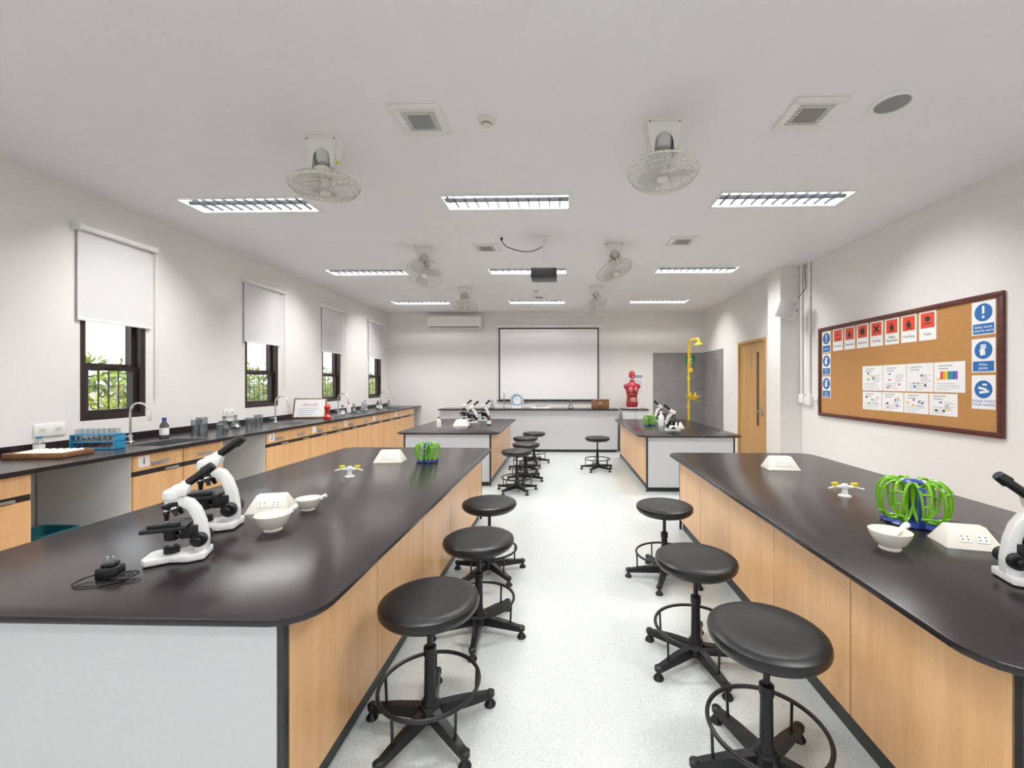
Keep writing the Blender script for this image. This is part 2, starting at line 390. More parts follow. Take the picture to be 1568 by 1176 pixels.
b=B(); b.box(XL+.001,XL+.02,y0,y1,BZ-.03,BZ+.06,'black_laminate'); put(b.mesh('trim_2'),'trim_2')
# faucets
b=B()
b.lathe([(0,0),(.028,0),(.028,.01),(.018,.02),(.016,.07),(0,.07)],'chrome')
pts=[(0,0,.05),(0,0,.26)]+[(.085-.085*math.cos(a),0,.26+.085*math.sin(a)) for a in [PI*i/10 for i in range(1,11)]]+[(.17,0,.22)]
b.tube(pts,.009,'chrome',seg=10)
b.cyl((.17,0,.19),(.17,0,.225),.012,'chrome'); b.cyl((0,0,.05),(0,-.06,.065),.008,'chrome')
b.box(-.008,.008,-.10,-.05,.06,.072,'light_blue_plastic',.003)
fm=b.mesh('lab_faucet')
for y in (3.51,5.34,6.87,8.5): put(fm,'lab_faucet',(-3.72,y,BI))
# ------------------------------------------------------------------ bench clutter
b=B()
for z in (.0,.055,.11): b.box(-.15,.15,-.05,.05,z,z+.008,'light_blue_plastic')
for x in (-.15,.142): b.box(x,x+.008,-.05,.05,0,.118,'light_blue_plastic')
for i in range(8):
    for j in (-.028,0.0,.028):
        b.cyl((-.125+i*.0357,j,.01),(-.125+i*.0357,j,.16),.0085,'labware_glass',seg=8)
put(b.mesh('test_tube_rack'),'test_tube_rack',(-3.64,3.19,BI),math.radians(12))
def beaker(h,r,name,loc):
    b=B(); b.lathe([(0,0),(r,0),(r,h*.95),(r*1.08,h),(r*1.02,h),(r*.95,h*.95),(r*.95,.004),(0,.004)],'labware_glass'); put(b.mesh(name),name,loc)
for h,r,x,y in ((.12,.04,-3.55,4.05),(.15,.045,-3.68,4.12),(.10,.035,-3.5,4.2),(.16,.05,-3.75,4.26),(.12,.04,-3.6,4.36),(.13,.04,-3.5,4.6),(.14,.045,-3.62,4.9)):
    beaker(h,r,'glass_beaker',(x,y,BI))
def flask(loc,s=1,liq='labware_glass'):
    b=B(); b.lathe([(0,0),(.045,0),(.05,.01),(.018,.09),(.016,.13),(.019,.135),(.014,.135),(.015,.09),(.046,.01),(0,.004)],liq); put(b.mesh('conical_flask'),'conical_flask',loc,0,s)
for x,y in ((-3.75,4.55),(-3.78,4.75),(-3.75,7.45),(-3.6,7.6),(-3.75,7.8),(-3.8,9.1)): flask((x,y,BI),1.1)
def bottle(loc,body,cap,h=.17,r=.033):
    b=B(); b.lathe([(0,0),(r,0),(r,h*.62),(r*.45,h*.8),(r*.4,h*.86),(0,h*.86)],body); b.cyl((0,0,h*.86),(0,0,h),r*.5,cap,bev=.002); b.lathe([(r+.0006,h*.15),(r+.0006,h*.5)],'paper')
    put(b.mesh('reagent_bottle'),'reagent_bottle',loc)
bottle((-3.76,3.86,BI),'amber_bottle','blue_plastic',.19,.035); bottle((-3.75,2.63,BI),'labware_glass','brown_wood',.16,.04); bottle((-3.90,3.02,BI),'labware_glass','light_blue_plastic',.12,.03)
bottle((-3.45,6.5,BI),'labware_glass','blue_plastic'); bottle((-3.75,7.27,BI),'white_plastic','rubber_red'); bottle((-3.5,8.0,BI),'labware_glass','ink_pink'); bottle((-3.62,8.15,BI),'amber_bottle','black_plastic'); bottle((-3.85,8.1,BI),'white_plastic','ink_purple')
b=B(); b.box(-.18,.18,-.11,.11,0,.008,'brown_wood'); 
for s in (-1,1): b.box(-.18,.18,s*.11-.008,s*.11+.008,0,.035,'brown_wood',.002); b.box(s*.18-.008,s*.18+.008,-.11,.11,0,.035,'brown_wood',.002)
for i in range(7): b.cyl((-.14+i*.045,-.08,.022),(-.12+i*.045,.07,.034),.012,'cream_plastic',bev=.004)
put(b.mesh('wooden_tray'),'wooden_tray',(-3.64,2.88,BI),math.radians(8))
b=B(); M=R(-16,'X')
b.box(-.22,.22,-.008,.008,0,.30,'brown_wood',.002,M=M); b.box(-.20,.20,-.011,-.0085,.02,.28,'paper',M=M)
b.text('LAB RULES',.045,'ink_pink',M@face_negY(0,-.012,.2)); b.box(-.06,.06,-.008,.07,0,.012,'brown_wood')
for k in range(4): b.box(-.15,.12-.03*k,-.0122,-.0112,.14-.03*k,.146-.03*k,'ink_grey',M=M)
put(b.mesh('framed_notice'),'framed_notice',(-3.68,6.0,BI+.003),math.radians(14))
b=B(); b.lathe([(0,0),(.05,0),(.055,.03),(.02,.07),(.03,.12),(.045,.17),(.02,.21),(0,.215)],'rubber_red'); put(b.mesh('heart_model'),'heart_model',(-3.38,5.95,BI))
# bin, open topped
def rr(hx,hy,r,z,n=4): return [(x,y,z) for x,y in rrect(-hx,hx,-hy,hy,r,n)]
b=B(); t=bmesh.new(); prev=None
for loop in (rr(.10,.08,.03,0),rr(.135,.115,.035,.43),rr(.148,.128,.04,.435),rr(.148,.128,.04,.455),rr(.130,.110,.035,.455),rr(.096,.076,.03,.01)):
    vs_=[t.verts.new(p) for p in loop]
    if prev:
        for i in range(len(vs_)): t.faces.new((prev[i],prev[(i+1)%len(vs_)],vs_[(i+1)%len(vs_)],vs_[i]))
    else: t.faces.new(vs_[::-1])
    prev=vs_
t.faces.new(prev); b.add(t,'teal_plastic'); put(b.mesh('waste_bin'),'waste_bin',(-3.5,2.72,0))
def socket(name,M,w=.15,h=.09):
    b=B(); b.box(-w/2,w/2,-h/2,h/2,0.0005,.012,'white_plastic',.004)
    for s in (-1,1):
        b.box(s*w/4-w*.13,s*w/4+w*.13,-.02,.02,.012,.0135,'cream_plastic',.001,seg=1)
        for q in (-.008,.008): b.box(s*w/4+q-.002,s*w/4+q+.002,-.006,.006,.0135,.0142,'ink')
    put(b.mesh(name),name,M=M)
socket('wall_socket',face_posX(XL,3.16,1.085),.2,.1); socket('wall_socket',face_posX(XL,4.92,1.09),.16)
socket('wall_socket',face_negX(XR,5.50,1.22),.08,.09)
# microscope
def microscope(loc,rz,sc=1):
    b=B(); W='white_plastic'; K='black_plastic'
    b.prism([(-.11,-.06),(-.05,-.075),(.02,-.05),(.10,-.07),(.12,-.045),(.12,.045),(.10,.07),(.02,.05),(-.05,.075),(-.11,.06)],.006,.036,W,bev=.005)
    for x,y in ((-.09,-.05),(-.09,.05),(.1,-.05),(.1,.05)): b.cyl((x,y,0),(x,y,.007),.01,K)
    Mx=R(90,'X')
    b.prism([(-.108,.03),(-.110,.09),(-.098,.17),(-.078,.23),(-.05,.272),(-.01,.29),(.045,.29),(.05,.262),(.0,.254),(-.035,.228),(-.055,.18),(-.062,.12),(-.06,.03)],-.022,.022,W,M=Mx,bev=.004)
    b.lathe([(0,.285),(.036,.285),(.038,.295),(.034,.318),(.02,.328),(0,.328)],W,T((.025,0,0)))
    b.frustum((-.03,.055,-.03,.03),(-.045,.02,-.024,.024),.295,.345,W,.006)
    dr=Vector((-.78,0,.62)); p=Vector((.0,0,.325))
    b.cyl(p,p+dr*.04,.021,W,bev=.002); b.cyl(p+dr*.03,p+dr*.12,.018,K,bev=.002); b.cyl(p+dr*.115,p+dr*.16,.024,K,r1=.020,bev=.002)
    b.lathe([(0,-.016),(.022,-.018),(.037,-.006),(.038,.008),(.02,.014),(0,.014)],K,T((.028,0,.256))@R(14,'Y'))
    for a,l in ((0,.06),(120,.048),(240,.052)):
        Mo=T((.028,0,.250))@R(14,'Y')@R(a,'Z')@T((.020,0,0))@R(-14,'Y')
        b.lathe([(0,0),(.012,0),(.013,-l*.5),(.010,-l*.55),(.008,-l),(0,-l)],K,Mo,seg=12)
        b.lathe([(.0133,-l*.15),(.0133,-l*.3)],'chrome',Mo,seg=12)
    b.box(-.045,.115,-.08,.08,.152,.170,K,.003); b.box(-.075,-.01,-.028,.028,.10,.158,K,.003)
    b.box(-.02,.095,.045,.065,.17,.185,K,.002); b.box(.0,.05,-.05,.04,.170,.1715,'labware_glass')
    for s in (-1,1): b.tube([(-.01,s*.03,.171),(.03,s*.015,.177),(.05,s*.01,.174)],.002,'chrome')
    b.cyl((.028,0,.095),(.028,0,.155),.027,K,bev=.003); b.cyl((.028,0,.036),(.028,0,.066),.030,K,bev=.003); b.cyl((.028,0,.066),(.028,0,.070),.020,'labware_glass')
    b.box(-.04,.05,-.018,.018,.105,.12,K,.002)
    for s in (-1,1):
        b.cyl((-.082,s*.022,.092),(-.082,s*.052,.092),.032,K,bev=.004); b.cyl((-.082,s*.052,.092),(-.082,s*.072,.092),.017,K,bev=.003)
    b.cyl((.075,-.075,.155),(.075,-.075,.105),.014,K,bev=.002); b.cyl((.075,-.075,.10),(.075,-.075,.08),.009,K)
    return put(b.mesh('microscope'),'microscope',loc,rz,sc)
microscope((-1.515,1.62,TZ),math.radians(205),.86); microscope((-1.68,1.97,TZ),math.radians(197),1.02)
microscope((1.655,1.50,TZ),math.radians(-15),.88)
for x,y,a in ((-1.55,7.2,190),(-1.42,7.65,170),(-1.78,7.7,200),(1.6,6.1,0),(1.75,7.5,20)): microscope((x,y,TZ),math.radians(a),.9)
b=B(); b.box(-.035,.035,-.025,.025,0.0,.045,'black_plastic',.006); b.box(-.02,.02,-.02,.02,.045,.06,'black_plastic',.004)
for s in (-.009,.009): b.cyl((s,0,.06),(s,0,.08),.003,'chrome',seg=8)
pts=[]
for i in range(60):
    a=i/59*4.6*PI; r=.035+.012*math.sin(i*.21)
    pts.append((.035+i*.0005+r*math.cos(a+PI),-.03+r*.75*math.sin(a),.006+.012*abs(math.sin(i*.13))))
b.tube(pts,.0032,'black_plastic'); b.tube([(-.03,0,.02),(-.07,.0,.012),(-.09,-.04,.005),(-.06,-.07,.005),(0.02,-.08,.005),(.07,-.05,.005)],.0032,'black_plastic')
put(b.mesh('power_adapter'),'power_adapter',(-1.62,1.46,TZ),.3,.95)
# wedge power box
b=B(); b.frustum((-.125,.125,-.09,.09),(-.080,.080,-.02,.035),0,.10,'cream_plastic',.004)
ang=math.degrees(math.atan2(.10,.07)); Mf=T((0,-.0555,.050))@R(ang,'X')
b.box(-.06,-.005,-.022,.022,0,.003,'white_plastic',.001,M=Mf,seg=1); b.box(.015,.07,-.022,.022,0,.003,'white_plastic',.001,M=Mf,seg=1)
for x in (-.045,-.02,.03,.055):
    for y in (-.008,.008): b.box(x-.003,x+.003,y-.003,y+.003,.003,.004,'ink',M=Mf)
wm=b.mesh('bench_socket_box')
for x,y,a,s in ((-1.60,2.27,15,.86),(-1.53,3.7,5,1),(1.79,3.47,-5,1),(1.75,1.86,-14,.82),(-1.64,6.8,0,1),(1.78,6.6,0,1)): put(wm,'bench_socket_box',(x,y,TZ),math.radians(a),s)
def mortar(loc,rz,s,pestle=True):
    b=B(); b.lathe([(0,0),(.035,0),(.038,.006),(.034,.012),(.055,.03),(.07,.062),(.073,.075),(.066,.075),(.06,.06),(.04,.028),(0,.02)],'porcelain',seg=32)
    b.box(.06,.085,-.012,.012,.062,.074,'porcelain',.004)
    if pestle:
        M=T((.0,.0,.045))@R(68,'Y')
        b.lathe([(0,-.03),(.016,-.026),(.02,-.012),(.016,.002),(.009,.012),(.009,.07),(.013,.10),(.012,.112),(0,.116)],'porcelain',M,seg=16)
    put(b.mesh('mortar_and_pestle'),'mortar_and_pestle',loc,rz,s)
mortar((-1.37,1.95,TZ),1.0,1.05); mortar((-1.395,2.27,TZ),.2,.88); mortar((1.385,1.80,TZ),.35,1.05)
b=B(); b.lathe([(0,0),(.035,0),(.035,.006),(.018,.012),(.016,.045),(.02,.05),(.02,.07),(.012,.078),(0,.078)],'white_plastic')
for s in (-1,1):
    b.cyl((0,0,.058),(s*.055,0,.058),.011,'white_plastic',bev=.002); b.cyl((s*.055,0,.058),(s*.10,-.02,.05),.007,'cream_plastic',r1=.005)
    b.box(s*.055-.018,s*.055+.018,-.01,.01,.070,.085,'yellow_plastic',.004); b.cyl((s*.055,0,.055),(s*.055,0,.075),.011,'yellow_plastic')
gm=b.mesh('gas_tap')
for x,y,a in ((-1.58,3.08,5),(1.75,2.63,-8)): put(gm,'gas_tap',(x,y,TZ),math.radians(a))
def greenrack(loc,s,rz=0):
    b=B(); b.lathe([(0,0),(.12,0),(.13,.006),(.12,.014),(.05,.02),(0,.022)],'blue_plastic',seg=32)
    for i in range(10):
        a=2*PI*i/10; b.ell((.115*math.cos(a),.115*math.sin(a),.0115),.022,.022,.011,'blue_plastic',10)
    b.cyl((0,0,.015),(0,0,.22),.014,'blue_plastic',bev=.003)
    b.lathe([(0,.205),(.04,.205),(.045,.213),(.03,.225),(0,.228)],'blue_plastic')
    for i in range(9):
        M=R(40*i+10,'Z')
        for sgn in (-1,1):
            pts=[]
            for k in range(20):
                t=2*PI*k/20; x=.092+.058*math.copysign(abs(math.cos(t))**.95,math.cos(t)); z=.122+.100*math.copysign(abs(math.sin(t))**.85,math.sin(t))
                pts.append(M@Vector((x,sgn*(.014+.010*math.sin(t)),z)))
            b.tube(pts,.0068,'green_plastic',True,6)
        for z in (.06,.12,.18): b.cyl(M@Vector((.147,-.018,z)),M@Vector((.147,.018,z)),.006,'green_plastic',seg=6)
    M=R(-115,'Z'); b.box(.125,.14,-.014,.014,.015,.21,'blue_plastic',.003,M=M)
    put(b.mesh('test_tube_carousel'),'test_tube_carousel',loc,rz,s)
greenrack((1.76,2.14,TZ),.96); greenrack((-1.2,3.72,TZ),.72,.4); greenrack((1.46,6.95,TZ),.72,.2)
# ------------------------------------------------------------------ teacher desk
b=B(); b.box(-2.6,1.2,8.72,9.30,BZ-.055,BZ-.03,'black_laminate',.003); b.box(-2.57,1.17,8.75,9.28,.06,BZ-.0552,'white_panel'); b.box(-2.55,1.15,8.77,9.26,0,.06,'black_edge')
b.box(-1.202,-1.198,8.748,8.75,.06,BZ-.07,'ink_grey')
put(b.mesh('teacher_demonstration_desk'),'teacher_demonstration_desk')
DZt=BZ-.03
b=B(); b.box(-.11,.11,-.07,.07,0,.05,'white_plastic',.01); Mc=T((0,0,.18))@R(90,'X')
b.lathe([(0,-.03),(.14,-.03),(.15,-.02),(.15,.02),(.14,.03),(.13,.03),(.13,.022),(0,.022)],'steel',Mc,36); b.lathe([(0,.0225),(.125,.0225),(.125,.0235),(0,.0235)],'paper',Mc,36)
b.lathe([(.095,.024),(.115,.024),(.115,.0245),(.095,.0245)],'light_blue_plastic',Mc,36)
for i in range(12): b.box(-.003,.003,.08,.095,.024,.026,'ink',M=Mc@R(30*i,'Z'))
b.box(-.003,.003,0,.085,.025,.027,'ink',M=Mc@R(40,'Z'))
put(b.mesh('dial_scale'),'dial_scale',(-.95,8.95,DZt))
b=B(); b.box(-.18,.18,-.12,.12,0,.18,'brown_wood',.006); b.box(-.185,.185,-.125,.125,.18,.2,'brown_wood',.004); b.box(-.03,.03,-.125,-.12,.1,.13,'steel',.001); put(b.mesh('wooden_instrument_box'),'wooden_instrument_box',(.83,9.0,DZt))
b=B(); b.box(-.2,.2,-.1,.1,0,.03,'white_plastic',.01); b.tube([(-.15,0,.02),(-.15,0,.12),(.15,0,.12),(.15,0,.02)],.008,'steel'); b.box(-.1,.1,-.05,.05,.03,.08,'steel',.01); put(b.mesh('triple_beam_balance'),'triple_beam_balance',(-.45,8.98,DZt))
for x in (-1.5,.2): flask((x,9.0,DZt),1.3)
put(fm,'lab_faucet',(-1.25,9.1,DZt),-PI/2)
b=B(); b.box(1.28,1.82,8.8,9.3,.06,.88,'white_panel',.003); b.box(1.27,1.83,8.79,9.31,.88,.90,'black_laminate',.002); b.box(1.3,1.8,8.82,9.28,0,.06,'black_edge')
b.box(1.548,1.552,8.797,8.8,.08,.87,'black_edge'); b.box(1.5,1.515,8.785,8.8,.5,.62,'steel',.003); put(b.mesh('storage_cabinet'),'storage_cabinet')
# anatomy torso
b=B()
b.box(-.15,.15,-.12,.12,0,.03,'white_plastic',.008)
secs=[(.03,.13,.10),(.10,.155,.115),(.20,.14,.105),(.30,.13,.095),(.42,.155,.11),(.54,.175,.115),(.60,.165,.105),(.645,.10,.075),(.675,.06,.06),(.73,.055,.058)]
t=bmesh.new(); rr_=[]
for z,rx,ry in secs: rr_.append([t.verts.new((rx*math.cos(2*PI*i/24),ry*math.sin(2*PI*i/24),z)) for i in range(24)])
for p,q in zip(rr_[:-1],rr_[1:]):
    for i in range(24): t.faces.new((p[i],p[(i+1)%24],q[(i+1)%24],q[i]))
t.faces.new(rr_[0][::-1]); t.faces.new(rr_[-1]); b.add(t,'muscle_red')
for s in (-1,1):
    b.ell((s*.165,0,.56),.055,.06,.065,'muscle_red')
    b.ell((s*.06,-.075,.48),.055,.05,.09,'lung_pink'); b.cyl((s*.08,0,.06),(s*.08,0,.0301),.06,'muscle_red')
    b.ell((s*.03,-.082,.84),.013,.012,.009,'paper',10); b.ell((s*.03,-.092,.84),.006,.004,.006,'ink',8); b.ell((s*.078,0,.83),.01,.018,.028,'lung_pink',10)
b.ell((.02,-.11,.44),.035,.03,.045,'organ_brown'); b.ell((-.04,-.09,.34),.08,.045,.04,'organ_brown'); b.ell((0,-.08,.22),.085,.055,.075,'bowel_tan')
for k in range(4): b.tube([(-.06+.12*i/8,-.125-.008*math.sin(i),.18+.028*k+.006*math.cos(i*2)) for i in range(9)],.011,'bowel_tan')
b.ell((0,0,.85),.078,.092,.105,'muscle_red'); b.ell((0,-.05,.79),.045,.045,.045,'lung_pink'); b.ell((0,-.095,.815),.012,.02,.018,'lung_pink',10); b.box(-.022,.022,-.098,-.09,.775,.782,'organ_brown',.002)
put(b.mesh('anatomy_torso_model'),'anatomy_torso_model',(1.52,9.05,.90),.2,.85)
bottle((1.62,6.85,TZ),'white_plastic','white_plastic',.24,.045)
bottle((-1.2,6.9,TZ),'amber_bottle','rubber_red',.16,.035); bottle((-1.95,6.6,TZ),'white_plastic','blue_plastic',.16,.035)
# ------------------------------------------------------------------ back wall
b=B(); Y=YB-.03
b.box(-1.42,.84,Y-.001,Y+.001,1.06,2.70,'ink'); b.box(-1.39,.81,Y-.003,Y-.0012,1.08,2.67,'board_white')
b.cyl((-1.46,Y,1.05),(.88,Y,1.05),.014,'black_plastic'); b.box(-1.50,.92,YB-.07,YB-.001,2.70,2.77,'white_plastic',.01)
put(b.mesh('projection_screen'),'projection_screen')
b=B(); b.box(-3.02,-1.79,YB-.21,YB-.001,2.68,2.96,'white_plastic',.03,seg=3); b.box(-2.97,-1.84,YB-.212,YB-.16,2.685,2.72,'grey_mesh',.005); b.box(-2.9,-1.9,YB-.2115,YB-.2,2.80,2.803,'ink_grey')
put(b.mesh('split_air_conditioner'),'split_air_conditioner')
b=B(); b.box(2.06,XD-.001,YB-.008,YB-.0005,.1,2.13,'grey_render'); b.box(XD-.008,XD-.0005,8.30,YB-.008,.1,2.13,'grey_render'); put(b.mesh('trim_1'),'trim_1')
b=B(); b.box(1.60,1.86,YB-.006,YB-.0005,1.32,1.66,'paper'); b.box(1.63,1.83,YB-.0072,YB-.006,1.56,1.63,'ink_grey')
for k in range(5): b.box(1.64,1.82,YB-.0072,YB-.006,1.36+.035*k,1.372+.035*k,'ink_grey')
put(b.mesh('wall_notice'),'wall_notice')
b=B(); b.box(.98,1.08,YB-.02,YB-.0005,2.82,2.9,'white_plastic',.004); b.box(-1.5,3.1,YB-.02,YB-.0005,2.91,2.925,'white_plastic'); put(b.mesh('cable_trunking'),'cable_trunking')
# emergency shower
b=B(); X,Yp=2.72,9.0; Yl='yellow_paint'
b.lathe([(0,0),(.09,0),(.09,.012),(.03,.03),(0,.03)],Yl,T((X,Yp,0)))
b.tube([(X,Yp,0.01),(X,Yp,2.28),(X,Yp-.03,2.33),(X,Yp-.10,2.35),(X+.06,Yp-.42,2.35),(X+.06,Yp-.46,2.32),(X+.06,Yp-.47,2.27)],.024,Yl,seg=12)
b.lathe([(0,.07),(.03,.06),(.09,.01),(.095,0),(0,0)],Yl,T((X+.06,Yp-.47,2.22)))
b.tube([(X,Yp,1.12),(X,Yp-.22,1.12)],.02,Yl,seg=10)
b.lathe([(0,0),(.04,.0),(.13,.05),(.145,.08),(.135,.08),(.1,.05),(0,.02)],Yl,T((X,Yp-.27,1.10)))
for s in (-1,1): b.cyl((X+s*.05,Yp-.27,1.12),(X+s*.05,Yp-.27,1.25),.024,Yl,bev=.004)
b.box(X+.05,X+.16,Yp-.3,Yp-.24,1.08,1.1,Yl,.004); b.tube([(X,Yp-.12,2.33),(X,Yp-.12,1.75)],.006,Yl); b.box(X-.05,X+.05,Yp-.126,Yp-.114,1.68,1.76,Yl,.01)
for z in (.6,1.55,.95): b.lathe([(0,-.03),(.034,-.03),(.034,.03),(0,.03)],Yl,T((X,Yp,z)))
put(b.mesh('emergency_shower'),'emergency_shower')
b=B(); b.box(2.78,3.0,YB-.012,YB-.0085,1.88,2.06,'sign_green'); b.ell((2.89,YB-.013,1.98),.035,.003,.035,'paper',12); b.box(2.83,2.95,YB-.0135,YB-.012,1.9,1.925,'paper'); put(b.mesh('shower_sign'),'shower_sign')
# door
b=B(); g=.001
b.box(XD-.015,XD+.06,DY0+g,DY0+.05,0.001,DZ-g,'door_oak',.003); b.box(XD-.015,XD+.06,DY1-.05,DY1-g,0.001,DZ-g,'door_oak',.003); b.box(XD-.015,XD+.06,DY0+.05,DY1-.05,DZ-.05,DZ-g,'door_oak',.003)
for a,c,d,e in cells(DY0+.052,DY1-.052,.006,DZ-.052,[(6.83,6.93,.75,1.95)]): b.box(XD+.01,XD+.05,a,c,d,e,'door_oak')
b.box(XD+.025,XD+.03,6.83,6.93,.75,1.95,'tinted_pane')
b.cyl((XD+.01,6.72,1.0),(XD-.04,6.72,1.0),.01,'chrome'); b.tube([(XD-.04,6.715,1.0),(XD-.045,6.85,1.0)],.009,'chrome'); b.box(XD+.004,XD+.0099,6.69,6.75,.92,1.08,'chrome',.001)
put(b.mesh('door_1'),'door_1')
# conduits and speaker
b=B()
for y,x in ((5.80,XR-.02),(5.62,XR-.02)): b.tube([(x,y,C-.001),(x,y,1.29)],.016,'white_plastic',seg=10)
b.box(XR-.05,XR-.001,5.72,5.86-.02,1.18,1.30,'white_plastic',.005); b.box(XR-.05,XR-.001,5.57,5.69,1.16,1.28,'white_plastic',.005)
b.tube([(XR-.02,5.72,C-.001),(XR-.02,5.70,2.72),(XR-.1,5.74,2.6)],.005,'ink')
put(b.mesh('cable_conduit'),'cable_conduit')
b=B(); M=R(-25,'Z')@R(18,'Y')
b.frustum((-.09,.09,-.10,.10),(-.115,.115,-.12,.12),-.09,.09,'white_plastic',.012,M=M@R(90,'X')); b.box(-.098,.098,-.098,-.091,-.11,.11,'light_mesh',.002,M=M)
b.box(.06,.15,.0,.03,-.02,.02,'black_plastic',.004)
put(b.mesh('wall_speaker'),'wall_speaker',(3.02,5.70,2.43))
# ------------------------------------------------------------------ cork board
b=B(); a,c,z0,z1=3.19,5.42,1.035,2.14
b.box(XR-.012,XR-.001,a+.01,c-.01,z0+.01,z1-.01,'cork')
for d,e,f,g_ in ((a,c,z0,z0+.04),(a,c,z1-.04,z1),(a,a+.04,z0+.04,z1-.04),(c-.04,c,z0+.04,z1-.04)): b.box(XR-.03,XR-.001,d,e,f,g_,'frame_mahogany',.003)
put(b.mesh('cork_notice_board'),'cork_notice_board')
BX=XR-.0122
caps=['Corrosive','Flammable','Explosive','Harmful','Highly\nFlammable','Oxidising','Toxic']
for i in range(7):
    yc=5.06-i*.203; b=B(); b.box(-.088,.088,-.13,.13,0,.001,'paper'); b.box(-.07,.07,-.02,.115,.001,.0016,'sign_red')
    if i==3:
        for s in (-1,1): b.box(-.05,.05,-.009,.009,.0016,.0022,'ink',M=T((0,.048,0))@R(45*s,'Z'))
    elif i==2:
        for k in range(6): b.box(-.045,.045,-.005,.005,.0016,.0022,'ink',M=T((0,.048,0))@R(30*k,'Z'))
    elif i==6: b.ell((0,.06,.0018),.028,.026,.0008,'ink',12); b.box(-.04,.04,.015,.024,.0016,.0022,'ink')
    elif i==0: b.box(-.045,.045,.0,.01,.0016,.0022,'ink'); b.box(-.03,.03,.05,.062,.0016,.0022,'ink',M=R(12,'Z'))
    else:
        b.prism([(-.022,.01),(.022,.01),(.028,.04),(.010,.055),(.005,.088),(-.012,.065),(-.026,.05)],.0016,.0022,'ink'); b.box(-.035,.035,-.004,.004,.0016,.0022,'ink')
    b.text(caps[i],.034,'ink',T((0,-.075,.0012)))
    put(b.mesh('hazard_sign'),'hazard_sign',M=face_negX(BX,yc,1.965))
def safety(yc,zc,txt,kind,w=.092,h=.132):
    b=B(); b.box(-w,w,-h,h,0,.001,'paper'); b.box(-w+.01,w-.01,-h+.008,-.045,.001,.0016,'sign_blue') if kind<2 else None
    b.lathe([(0,.001),(.07,.001),(.07,.0016),(0,.0016)],'sign_blue',T((0,.042+(-.02 if kind>1 else 0),0)),28)
    y=.042+(-.02 if kind>1 else 0)
    if kind==0: b.box(-.009,.009,y-.01,y+.05,.0016,.0022,'paper'); b.lathe([(0,.0016),(.011,.0016),(.011,.0022),(0,.0022)],'paper',T((0,y-.035,0)),12)
    elif kind==1:
        b.box(-.022,.018,y-.04,y+.01,.0016,.0022,'paper',M=R(8,'Z'))
        for k in range(4): b.box(-.02+k*.011,-.012+k*.011,y+.01,y+.045,.0016,.0022,'paper')
    else:
        b.box(-.045,.02,y-.005,y+.012,.0016,.0022,'paper',M=R(-14,'Z')); b.box(-.03,.045,y-.03,y-.012,.0016,.0022,'paper',M=R(10,'Z')); b.box(-.006,.03,y+.03,y+.045,.0016,.0022,'paper')
    b.text(txt,.028,'paper' if kind<2 else 'sign_blue',T((0,-.085,.0017 if kind<2 else .0012)))
    put(b.mesh('safety_sign'),'safety_sign',M=face_negX(BX,yc,zc))
safety(3.345,1.958,'Safety boots\nmust be worn',0); safety(3.345,1.665,'Wear\ngloves',1); safety(3.345,1.378,'PLEASE WASH\nYOUR HANDS',2)
safety(5.275,1.958,'Caution',0,.08); safety(5.275,1.68,'Wear\nmask',1,.08); safety(5.275,1.40,'Wear\ngoggles',1,.08)
cols=['ink_purple','ink_orange','sign_blue','ink_yellow','ink_pink','sign_green','ink_grey','ink']
def sheet(yc,zc,w,h,seed,ttl):
    rnd=random.Random(seed); b=B(); b.box(-w/2,w/2,-h/2,h/2,0,.001,'paper')
    for k in range(2): b.box(-w*.35,w*.1-k*.03,h*.36-k*.025,h*.36-k*.025+.009,.001,.0014,'ink_grey')
    for k in range(5):
        x=rnd.uniform(-w*.36,w*.36); y=rnd.uniform(-h*.35,h*.2); m=rnd.choice(cols)
        if rnd.random()<.5: b.lathe([(0,.001),(.012,.001),(.012,.0015),(0,.0015)],m,T((x,y,0)),14)
        else: b.box(x-.015,x+.012,y-.008,y+.008,.001,.0015+.0001*k,m,M=R(rnd.uniform(-8,8),'Z'))
    if ttl:
        for k,m in enumerate(['sign_red','ink_orange','ink_yellow','sign_green','light_blue_plastic','sign_blue','ink_purple']): b.box(-.08+.023*k,-.058+.023*k,-.02,.05,.0016,.002,m)
    for k in range(6): b.box(w*.05,w*rnd.uniform(.25,.42),h*.1-.013*k,h*.1-.013*k+.004,.001,.0013,'ink_grey') if not ttl else None
    for k in range(4): b.box(-w*.4,w*rnd.uniform(.0,.4),-h*.42+.017*k,-h*.42+.017*k+.004,.001,.0013,'ink_grey')
    put(b.mesh('science_poster'),'science_poster',M=face_negX(BX,yc,zc))
for i in range(4): sheet(4.51-i*.292,1.50,.286,.26,i+3,i==3)
for i in range(4): sheet(4.515-i*.275,1.262,.266,.19,i+23,False)
# ------------------------------------------------------------------ ceiling objects
def vent(x,y,s=.30):
    b=B(); h=s/2
    for q in (-1,1):
        b.box(-h,h,q*(h-.025)-.025,q*(h-.025)+.025,-.012,-.0005,'off_white_metal',.004); b.box(q*(h-.025)-.025,q*(h-.025)+.025,-h+.05,h-.05,-.012,-.0005,'off_white_metal',.004)
    b.box(-h+.05,h-.05,-h+.05,h-.05,-.004,-.0005,'grey_mesh')
    n=9
    for i in range(n):
        y_=-h+.055+(s-.11)*i/(n-1); b.box(-h+.05,h-.05,y_-.003,y_+.003,-.014,-.004,'off_white_metal',M=None)
    b.box(-.065,.065,-.065,.065,-.018,-.005,'grey_mesh',.003)
    put(b.mesh('ceiling_air_vent'),'ceiling_air_vent',(x,y,C))
for x,y in ((-.85,2.52),(1.47,2.52),(-.89,4.92),(1.36,4.74),(-.42,7.75)): vent(x,y)
